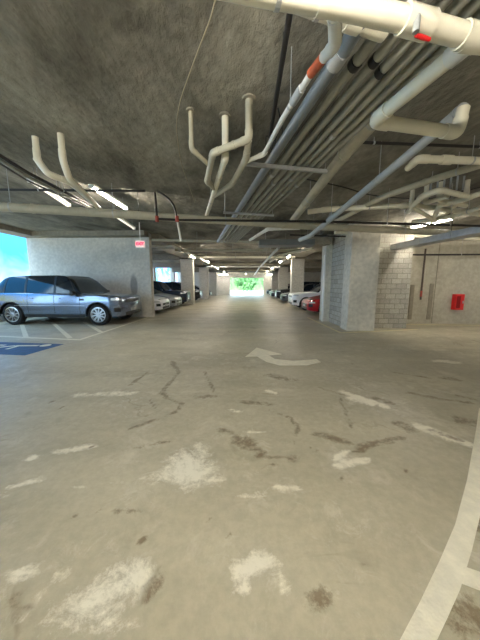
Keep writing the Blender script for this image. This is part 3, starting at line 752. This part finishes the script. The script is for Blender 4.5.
# stack in the middle
a0, a1 = drop(249, 98, ZC, 139)
pipe('soil_pipe', 'cream pipe dropping from the ceiling and stepping left into the central stack', [a0, a1, A(213, 153, 2.92), A(207, 181, 2.90), A(214, 188, 2.90)], .037, M_PVCD, coup=[(1, .4, .03, 1.12, None)], rad=.05)
pipe('soil_pipe', 'cream pipe continuing down from the tallest stack drop to the wye', [a1 + Vector((0, 0.02, .0)), A(246, 159, 2.9), A(232, 184, 2.9), A(214, 196, 2.9)], .036, M_PVCD)
b0, b1 = drop(225, 115, ZC, 158)
pipe('soil_pipe', 'straight cream pipe of the central stack running away to the lateral main', [b0, b1, A(206, 217, 2.93)], .038, M_PVC, coup=[(1, .2, .05, 1.15, None), (1, .75, .05, 1.15, None)], rad=.07, hang=[(1, .6)])
d0, d1 = drop(190.6, 110, ZC, 149)
pipe('soil_pipe', 'thin cream pipe dropping from the ceiling at the left of the central stack', [d0, d1, A(209, 165, 2.92)], .026, M_PVCD, rad=.06)
pipe('soil_pipe', 'thin white pipe with an orange primed joint following the conduit rack', [A(243, 163, 2.92), A(264, 154, 2.92), A(283, 118, 2.92), A(312, 72, 2.90), A(326, 54, 2.86)], .024, M_PVCW, coup=[(2, .55, .16, 1.35, M_PVCG), (3, .35, .17, 1.25, M_ORANGE)], rad=.05, hang=[(2, .3)])
k0 = A(335, 24, 2.82)
pipe('soil_pipe', 'stubby white pipe hanging below the large cream pipe above the orange joint', [A(334, 12, 2.82), k0, A(335, 45, 2.80), A(324, 57, 2.86)], .032, M_PVCW, rad=.04)
# collars where pipes pass the slab
for p, rr, l in ((a0, .07, 'foam collar around the tallest drop of the central stack'), (b0, .07, 'foam collar around the middle drop of the central stack'), (d0, .05, 'foam collar around the thin left drop of the central stack')):
    bm = bmesh.new(); sweep(bm, [p, p - Vector((0, 0, .02))], rr, 14); o = mesh_obj('pipe_collar', bm, M_BEAM); solo(o, l, 'collar', 'pipe collars')
# left pair
l0, l1 = drop(35, 137, ZC, 160); m0, m1 = drop(60.5, 134, ZC, 160)
pipe('soil_pipe', 'cream pipe dropping from the ceiling, left one of the pair at left', [l0, l1, A(48, 174, 2.9), A(70, 182, 2.9), A(103, 212, 2.95)], .038, M_PVC, coup=[(1, .0, .05, 1.1, None)], rad=.10)
pipe('soil_pipe', 'cream pipe dropping from the ceiling, right one of the pair at left', [m0, m1, A(69, 178, 2.88), A(104, 213, 2.93)], .038, M_PVC, rad=.09)
# laterals
def lat(label, a, b, r, m, z, **k):
    """run carried on past both edges of the frame"""
    p, q = A(*a, z), A(*b, z); return pipe('lateral_pipe', label, [p, q], r, m, elbows=False, **k)
ctop = ZF
pipe('lateral_main', 'long dusty cream main pipe crossing the whole garage under the ceiling', [A(-60, 203, 2.8), A(150, 216, 2.8), A(320, 227, 2.8), A(560, 238, 2.8)], .078, M_PVCD, coup=[(0, .4, .03, 1.1, None), (1, .3, .03, 1.1, None), (1, .75, .03, 1.1, None), (2, .4, .03, 1.1, None)], hang=[(0, .3), (0, .8), (1, .4), (2, .3)], elbows=False, ztop=ZC + .1)
p_ = A(156, 194, 3.22)
pipe('sprinkler_pipe', 'black pipe crossing in front of the left ceiling recess', [A(-70, 189, 3.2), A(145, 191, 3.2)], .022, M_BLACK, hang=[(0, .5)], elbows=False, cat='pipe')
sp = pipe('sprinkler_pipe', 'black sprinkler pipe with red fittings crossing in front of the cream main', [A(155, 193, 3.3), A(157, 219, 2.66), A(178, 220, 2.66), A(320, 221.5, 2.68), A(480, 226, 2.68), A(560, 229, 2.68)], .022, M_BLACK, hang=[(3, .4), (3, .8)], elbows=False)
for q in (A(157, 219, 2.66), A(177, 219, 2.66)):
    bm = bmesh.new(); sweep(bm, [q + Vector((0, 0, .05)), q - Vector((0, 0, .05))], .034, 10); mesh_obj('red_fitting', bm, M_RUST, sp, True)
pipe('sprinkler_branch', 'black branch curving from the ceiling down to the second red fitting', [A(157, 191, 3.3), A(166, 196, 3.2), A(174, 205, 3.0), A(177, 219, 2.68)], .02, M_BLACK, rad=.12, elbows=False)
pipe('sprinkler_drop', 'white drop pipe below the second red fitting', [A(177, 219, 2.67), A(181, 241, 2.3)], .02, M_PVCW, elbows=False)
pipe('sprinkler_pipe', 'black pipe crossing high in front of the right slab', [A(352, 142, 3.28), A(560, 150, 3.28)], .018, M_BLACK, hang=[(0, .1), (0, .6)], elbows=False)
pipe('sprinkler_pipe', 'black pipe crossing in front of the block enclosure top', [A(290, 235, 3.0), A(400, 238, 3.0)], .026, M_BLACK, hang=[(0, .2), (0, .8)], elbows=False, ztop=ZF)
pipe('lateral_pipe', 'second cream lateral pipe just beyond the long main at right', [A(335, 232, 3.1), A(500, 240, 3.1)], .06, M_PVC, hang=[(0, .3), (0, .7)], elbows=False, ztop=ZF)
pipe('lateral_pipe', 'pale lateral pipe crossing above the exit sign height further in', [A(152, 240, 3.32), A(240, 242, 3.32), A(330, 243, 3.32)], .06, M_PVCD, hang=[(0, .5), (1, .5)], elbows=False, ztop=ZF)
pipe('lateral_pipe', 'white pipe following the left column row and turning into the bay', [Vector((-8.8, 12.4, 3.3)), Vector((-3.6, 12.4, 3.3)), Vector((-3.2, 17.5, 3.25)), Vector((-3.2, 30, 3.15))], .055, M_PVCW, hang=[(0, .5), (2, .5)], ztop=ZF)
pipe('lateral_pipe', 'pale pipe angling off over the aisle from the long main', [A(250, 240, 3.05), A(268, 229, 3.05), A(300, 228, 3.05)], .05, M_PVCW, hang=[(0, .5)], ztop=ZF)
for i, (y, z, m, l) in enumerate([(13.5, 3.25, M_PVCD, 'dusty lateral pipe before the first pair of free columns'), (16.5, 3.22, M_PVC, 'cream lateral pipe hung just before the first beam'), (21.5, 3.18, M_PVCD, 'dusty lateral pipe beyond the first beam'), (23.6, 3.14, M_PVCW, 'white lateral pipe before the second beam'), (28.5, 3.08, M_PVCD, 'dusty lateral pipe beyond the second beam'), (31.5, 3.04, M_GALV, 'galvanised lateral pipe before the last beam')]):
    pipe('lateral_pipe', l, [Vector((-3.8, y, z)), Vector((0, y + .1, z)), Vector((3.1, y + .2, z))], .07, m, hang=[(0, .3), (0, .8), (1, .4), (1, .9)], elbows=False, ztop=ZF, seg=10)
pipe('aisle_pipe', 'pale pipe following the aisle at the right towards the exit', [Vector((1.4, 11.5, 3.08)), Vector((1.05, 22, 2.93)), Vector((1.0, 34, 2.8))], .06, M_PVCG, hang=[(0, .3), (1, .4)], elbows=False, ztop=ZF)
pipe('aisle_pipe', 'cream pipe angling from the right column row towards the aisle pipe', [Vector((3.0, 11.8, 3.1)), Vector((1.75, 14.5, 3.07)), Vector((1.6, 17.8, 3.02))], .06, M_PVC, hang=[(0, .3), (1, .4)], ztop=ZF)
# stubs and bends at right
rt = thing_labels = ['first ceiling stub of the right pipe cluster, from the left', 'second ceiling stub of the right pipe cluster, from the left', 'ceiling stub in the middle of the right pipe cluster', 'tall ceiling stub at the right of the right pipe cluster']
for (x, y0, y1, x2, y2), l in zip([(413, 187, 207, 436, 221), (427, 184, 203, 448, 196), (441, 182, 200, 466, 206), (468, 180, 196, 440, 219)], rt):
    s0, s1 = drop(x, y0, ZC, y1)
    pipe('pipe_stub', l, [s0, s1, A(x2, y2, s1.z - .02)], .04, M_PVC, rad=.08, group='right pipe cluster')
for pts, l in [([(408, 212), (422, 196), (440, 190), (470, 197)], 'cream pipe arching over the right cluster'), ([(432, 222), (440, 205), (462, 200), (490, 190)], 'cream pipe with two bends in the right cluster'), ([(412, 222), (450, 217), (490, 205)], 'cream pipe sloping at the bottom of the right cluster')]:
    pipe('cluster_pipe', l, [A(x, y, 3.0) for x, y in pts], .045, M_PVC, rad=.14, hang=[(1, .5)], group='right pipe cluster', ztop=ZC + .2)
for si, x in enumerate(frange(432, 470, 6.5)):
    s0, s1 = drop(x, 176, ZC, 190)
    bm = bmesh.new(); sweep(bm, [s0, s1], .016, 8); o = mesh_obj('ceiling_conduit_stub', bm, M_PVCG)
    solo(o, 'thin grey stub above the right pipe cluster, %s from the left of its close row' % ['first', 'second', 'third', 'fourth', 'fifth', 'sixth'][si], 'conduit', 'grey stubs above the right cluster')
# black cable over the stubs
def cable(name, label, pts, r, m):
    bm = bmesh.new(); sweep(bm, fillet(pts, .4, 8), r, 8); o = mesh_obj(name, bm, m, None, True); return solo(o, label, 'cable')
cable('ceiling_cable', 'thin grey cable drooping across the ceiling from top to the central stack', [A(218, -15, 3.335), A(212, 15, 3.31), A(199, 48, 3.30), A(180, 100, 3.31), A(176, 125, 3.31), A(180, 160, 3.32), A(195, 203, 3.33)], .006, M_CABLE)
cable('ceiling_cable', 'black cable sagging across the right part of the ceiling', [A(300, 178, 3.32), A(340, 186, 3.2), A(372, 196, 3.2), A(430, 200, 3.25), A(500, 182, 3.3)], .010, M_WIRE)
# conduit rack
t_a = A(345, 47, 3.0); t_b = A(245, 200, 3.0); dr = (t_b - t_a).normalized(); nr = Vector((dr.y, -dr.x, 0))
def rack(off, r, m, label, cps, z=0.0, y0=-1.9, y1=7.6):
    a = t_a + dr * y0 + nr * off + Vector((0, 0, z)); b = t_a + dr * y1 + nr * off + Vector((0, 0, z))
    g = thing('conduit', label, 'conduit', a, 'conduit rack')
    bm = bmesh.new(); sweep(bm, [a, b], r, 12); mesh_obj('tube', bm, m, g, True)
    for s, ln, mm in cps:
        p = t_a + dr * s + nr * off + Vector((0, 0, z)); bm = bmesh.new(); sweep(bm, [p - dr * ln / 2, p + dr * ln / 2], r * 1.18, 12); mesh_obj('coupling', bm, mm, g, True)
ords = ['second', 'third', 'fourth', 'fifth', 'sixth', 'seventh']
rack(0, .050, M_CONDB, 'thick blue-grey conduit, leftmost in the ceiling rack', [(.08, .11, M_GALV)])
for i, off in enumerate((.145, .265, .375, .47, .56, .65)):
    rack(off, .033 if i else .038, M_COND, 'thin grey conduit, %s from the left in the ceiling rack' % ords[i], [((.1, .05, .12, .9, 1.6, .5)[i], .05, M_WIRE if i < 3 else M_GALV), ((1.9, 2.2, 1.6, 2.0, 2.6, 2.2)[i], .06, M_GALV)])
for s, l in ((1.55, 'galvanised strut under the conduit rack beside the central stack'), (3.7, 'galvanised strut under the far part of the conduit rack'), (-.9, 'galvanised strut under the conduit rack above the camera')):
    c = t_a + dr * s + Vector((0, 0, -.065)); g = thing('trapeze_strut', l, 'strut', c - nr * .2, 'trapeze struts')
    bm = bmesh.new(); ang = math.atan2(nr.y, nr.x)
    box(bm, -.32, .78, -.02, .02, -.02, .02, Matrix.Translation(c) @ Matrix.Rotation(ang, 4, 'Z')); mesh_obj('rail', bm, M_GALV, g)
    for e in (-.29, .75):
        q = c + nr * e; bm = bmesh.new(); sweep(bm, [q, (q.x, q.y, ZC)], .006, 6); mesh_obj('rod', bm, M_GALV, g)
# black bar
k0, k1 = A(296, -25, 3.22), A(270, 137, 3.22)
g = thing('black_bar', 'black iron bar running along the ceiling left of the conduit rack', 'pipe', k0)
bm = bmesh.new(); sweep(bm, [k0, k1], .021, 10); mesh_obj('bar', bm, M_BLACK, g, True)
for t in (.3, .97):
    q = k0 + (k1 - k0) * t; bm = bmesh.new(); sweep(bm, [q, (q.x, q.y, ZC)], .008, 6); mesh_obj('hanger', bm, M_BLACK, g)
bm = bmesh.new(); q = k1
for dx, dy, dz in ((.05, .05, -.1), (-.05, .02, -.06), (.09, -.1, -.03)):
    sweep(bm, fillet([q, q + Vector((dx, dy, .03)), q + Vector((dx * .8, dy + .08, dz)), q + Vector((dx * .3, .12, dz * .4))], .05), .006, 6)
mesh_obj('wire_tangle', bm, M_WIRE, g, True)
cable('hanging_cable', 'loop of black cable hanging between the black bar and the conduit rack', [A(278, 108, 3.28), A(283, 130, 3.1), A(280, 150, 3.05), A(272, 166, 3.05), A(277, 128, 3.1), A(270, 137, 3.2)], .007, M_WIRE)
# left dark conduits following the slab edge
for i, (dy, m, l) in enumerate(((0, M_BLACK, 'dark conduit following the slab edge at the left, upper one'), (4, M_COND, 'grey conduit following the slab edge at the left, lower one'), (8, M_BLACK, 'thin dark conduit outermost beside the slab edge at left'))):
    pipe('edge_conduit', l, [A(-40, 128 + dy, 3.12), A(2, 157 + dy, 3.12), A(28, 173 + dy, 3.12), A(98 - dy, 209, 3.12)], .024 if i < 2 else .014, m, elbows=False, rad=.2, hang=[(2, .4)], ztop=ZC + .1, cat='conduit', group='edge conduits')
# far aisle conduit bundle end, duct
M = Matrix.Translation(A(392, 250, 2.78)) 
da, db = A(394, 250, 2.55), A(505, 229, 2.55); dd = (db - da); L_d = dd.length; ang = math.atan2(dd.y, dd.x)
g = thing('steel_duct', 'grey rectangular steel duct jutting from the right under the bright lamp', 'duct', da)
bm = bmesh.new(); box(bm, 0, L_d, -.14, .22, 0, .16, Matrix.Translation(da) @ Matrix.Rotation(ang, 4, 'Z'), .008); mesh_obj('duct_body', bm, M_GALV, g)
for s in (.25, 1.1, 2.0):
    bm = bmesh.new(); box(bm, s, s + .03, -.155, .235, -.015, .175, Matrix.Translation(da) @ Matrix.Rotation(ang, 4, 'Z')); mesh_obj('flange', bm, M_GALV, g)
for s in (.4, 1.9):
    q = da + dd.normalized() * s + Vector((0, 0, .15)); bm = bmesh.new(); sweep(bm, [q, (q.x, q.y, slab_z(q.x, q.y))], .007, 6)
    mesh_obj('hanger_rod', bm, M_BLACK, g)
q0, q1 = A(405, 256, 2.55), A(490, 252, 2.55)
pipe('wall_pipe', 'black horizontal pipe near the top of the right wall', [Vector((5.55, 9.2, 2.5)), Vector((12, 9.2, 2.5))], .03, M_BLACK, hang=[(0, .3), (0, .7)], elbows=False, ztop=ZF)
pipe('riser_pipe', 'brown vertical riser pipe standing against the right wall', [Vector((6.5, 9.565, 0.9)), Vector((6.5, 9.565, 2.75))], .03, mat('brown_riser', rgb(66, 54, 46), .6), coup=[(0, .12, .22, 1.2, M_RUST)], elbows=False)
bx = A(268, 252, 2.85)
bm = bmesh.new(); box(bm, .45, 2.5, 9.6, 10.3, 2.92, 3.12, bevel=.01); g = thing('air_duct', 'dark grey flat duct hanging over the aisle at right of the conduits', 'duct', (1.5, 9.9, 2.92)); mesh_obj('duct_body', bm, M_STEELD, g)
bm = bmesh.new(); box(bm, 2.5, 3.12, 9.65, 10.2, 2.95, 3.2, bevel=.01); mesh_obj('end_box', bm, M_BEAM, g)
for x in (.7, 2.3):
    bm = bmesh.new(); sweep(bm, [(x, 9.95, 3.1), (x, 9.95, ZF)], .008, 6)
    mesh_obj('hanger_rod', bm, M_GALV, g)

# ------------------------------------------------------------------ lamps
def lamp(label, a, b, lit=True, ztop=ZC, m=None):
    a, b = Vector(a), Vector(b); g = thing('strip_light', label, 'ceiling light', a, 'strip lights')
    d = (b - a); Ld = d.length; Mx = Matrix.Translation(a) @ Matrix.Rotation(math.atan2(d.y, d.x), 4, 'Z') @ Matrix.Rotation(-math.asin(d.z / Ld), 4, 'Y')
    bm = bmesh.new(); box(bm, 0, Ld, -.045, .045, .03, .075, Mx, .004); box(bm, 0, .03, -.05, .05, -.02, .075, Mx); box(bm, Ld - .03, Ld, -.05, .05, -.02, .075, Mx); mesh_obj('housing', bm, M_WHITE, g)
    bm = bmesh.new(); sweep(bm, [Mx @ Vector((.03, 0, 0)), Mx @ Vector((Ld - .03, 0, 0))], .022, 10); mesh_obj('tube', bm, m or (M_TUBE if lit else M_TUBEDIM), g, True)
    for s in (.15, Ld - .15):
        q = Mx @ Vector((s, 0, .07)); bm = bmesh.new(); sweep(bm, [q, (q.x, q.y, slab_z(q.x, q.y))], .004, 5)
        mesh_obj('suspension_wire', bm, M_GALV, g)
    return g
lamp('bright fluorescent strip light glowing by the ceiling recess at left', A(91, 187, 3.45), A(126, 209, 3.45))
lamp('dim white strip light left of the bright one by the slab edge', A(30, 181, 3.3), A(69, 207, 3.3), lit=False, ztop=ZF)
lamp('dim strip light further back between the bright one and the exit sign', A(113, 215, 3.3), A(134, 229, 3.3), lit=False, ztop=ZF)
lamp('strip light above the steel duct by the block enclosure at right', (5.50, 7.15, 3.2), (5.10, 8.25, 3.2), ztop=ZC)
for i, (x, y) in enumerate([(-3.3, 14.7), (-2.9, 18.0), (-2.7, 22.5), (-2.7, 29), (2.5, 14.8), (2.45, 18.2), (2.3, 22.5), (2.3, 28.0), (-.2, 33.8)]):
    lamp('strip light over the %s, %s' % ('left side of the aisle' if x < -.5 else 'right side of the aisle' if x > 0 else 'exit end of the aisle', ['nearest to the concrete wall', 'just before the first free column', 'between first and second columns', 'between second and third columns', 'nearest to the block enclosure', 'just before the first free column', 'between first and second columns', 'between second and third columns', 'last before daylight'][i]), (x, y, 3.12 if y < 20 else 2.95), (x + .0, y + 1.2, 3.12 if y < 20 else 2.95), ztop=ZF)
for x, y, l in [(-1.8, -1.6, 'strip light behind the camera at left'), (1.6, -1.6, 'strip light behind the camera at right'), (-3.2, -5, 'strip light far behind the camera at left'), (3.2, -5, 'strip light far behind the camera at right'), (9.2, 1.5, 'strip light out of frame beside the right wall'), (9.0, 6.6, 'strip light near the red cabinet out of frame'), (-3.9, 35, 'added strip light brightening the end wall left of the exit'), (2.7, 35, 'added strip light brightening the end wall right of the exit'), (-.6, .5, 'strip light overhead just behind the top edge of the picture')]:  # the two end wall strips are added to brighten it in place of daylight
    lamp(l, (x, y, 2.85), (x + 1.2, y, 2.85))

# ------------------------------------------------------------------ exit sign, extinguisher cabinet
ex = at(140, 244, Y=5.5)
g = thing('exit_sign', 'small lit red exit sign hanging on a white rod before the concrete wall', 'sign', ex)
bm = bmesh.new(); box(bm, ex.x - .10, ex.x + .10, ex.y, ex.y + .04, ex.z - .075, ex.z + .075, bevel=.006); mesh_obj('housing', bm, M_EXITBG, g)
bm = bmesh.new(); sweep(bm, [(ex.x, ex.y + .02, ex.z + .07), (ex.x, ex.y + .02, ex.z + .45)], .010, 8); mesh_obj('rod', bm, M_PVCW, g)
bm = bmesh.new(); sweep(bm, [(ex.x, ex.y + .02, ex.z + .45), (ex.x, ex.y + .02, ZF)], .005, 6); mesh_obj('wire', bm, M_WIRE, g)
def text(body, size, loc, m, parent, name='lettering', rz=0, bold=0.0):
    cu_ = bpy.data.curves.new(name, 'FONT'); cu_.body = body; cu_.size = size; cu_.extrude = .003; cu_.offset = bold; cu_.align_x = 'CENTER'; cu_.align_y = 'CENTER'
    t = bpy.data.objects.new(name, cu_); COL.objects.link(t)
    dg = bpy.context.evaluated_depsgraph_get(); me_ = bpy.data.meshes.new_from_object(t.evaluated_get(dg)); bpy.data.objects.remove(t)
    me_.materials.clear(); me_.materials.append(m)
    me_.transform(Matrix.Translation(Vector(loc) - parent.location) @ Matrix.Rotation(rz, 4, 'Z') @ Matrix.Rotation(PI / 2, 4, 'X'))
    o = bpy.data.objects.new(name, me_); COL.objects.link(o); o.parent = parent; return o
text('EXIT', .084, (ex.x, ex.y - .003, ex.z), M_EXITRED, g, bold=.006)
fc = at(458, 302, Y=9.5)
g = thing('extinguisher_cabinet', 'red fire extinguisher cabinet mounted on the right wall', 'fire extinguisher', (fc.x, 9.6, fc.z - .3))
bm = bmesh.new(); box(bm, fc.x - .16, fc.x + .16, 9.42, 9.6, fc.z - .29, fc.z + .29, bevel=.012); mesh_obj('cabinet_box', bm, M_REDP, g)
bm = bmesh.new(); box(bm, fc.x - .12, fc.x + .02, 9.413, 9.425, fc.z - .22, fc.z + .22); mesh_obj('door_window', bm, mat('cabinet_window', rgb(120, 20, 24), .15), g)
bm = bmesh.new(); box(bm, fc.x + .09, fc.x + .115, 9.39, 9.42, fc.z - .05, fc.z + .05); mesh_obj('latch', bm, M_GALV, g)
# lower wall patches beside the block enclosure
for i, (x, h) in enumerate(((6.1, 1.45), (6.8, 1.5))):
    bm = bmesh.new(); box(bm, x, x + .13, 9.55, 9.6, .15, h, bevel=.01); o = mesh_obj('wall_guard', bm, M_BEAM); solo(o, ['narrow grey panel fixed low on the right wall left of the riser', 'narrow grey panel fixed low on the right wall right of the riser'][i], 'panel', 'low wall panels')
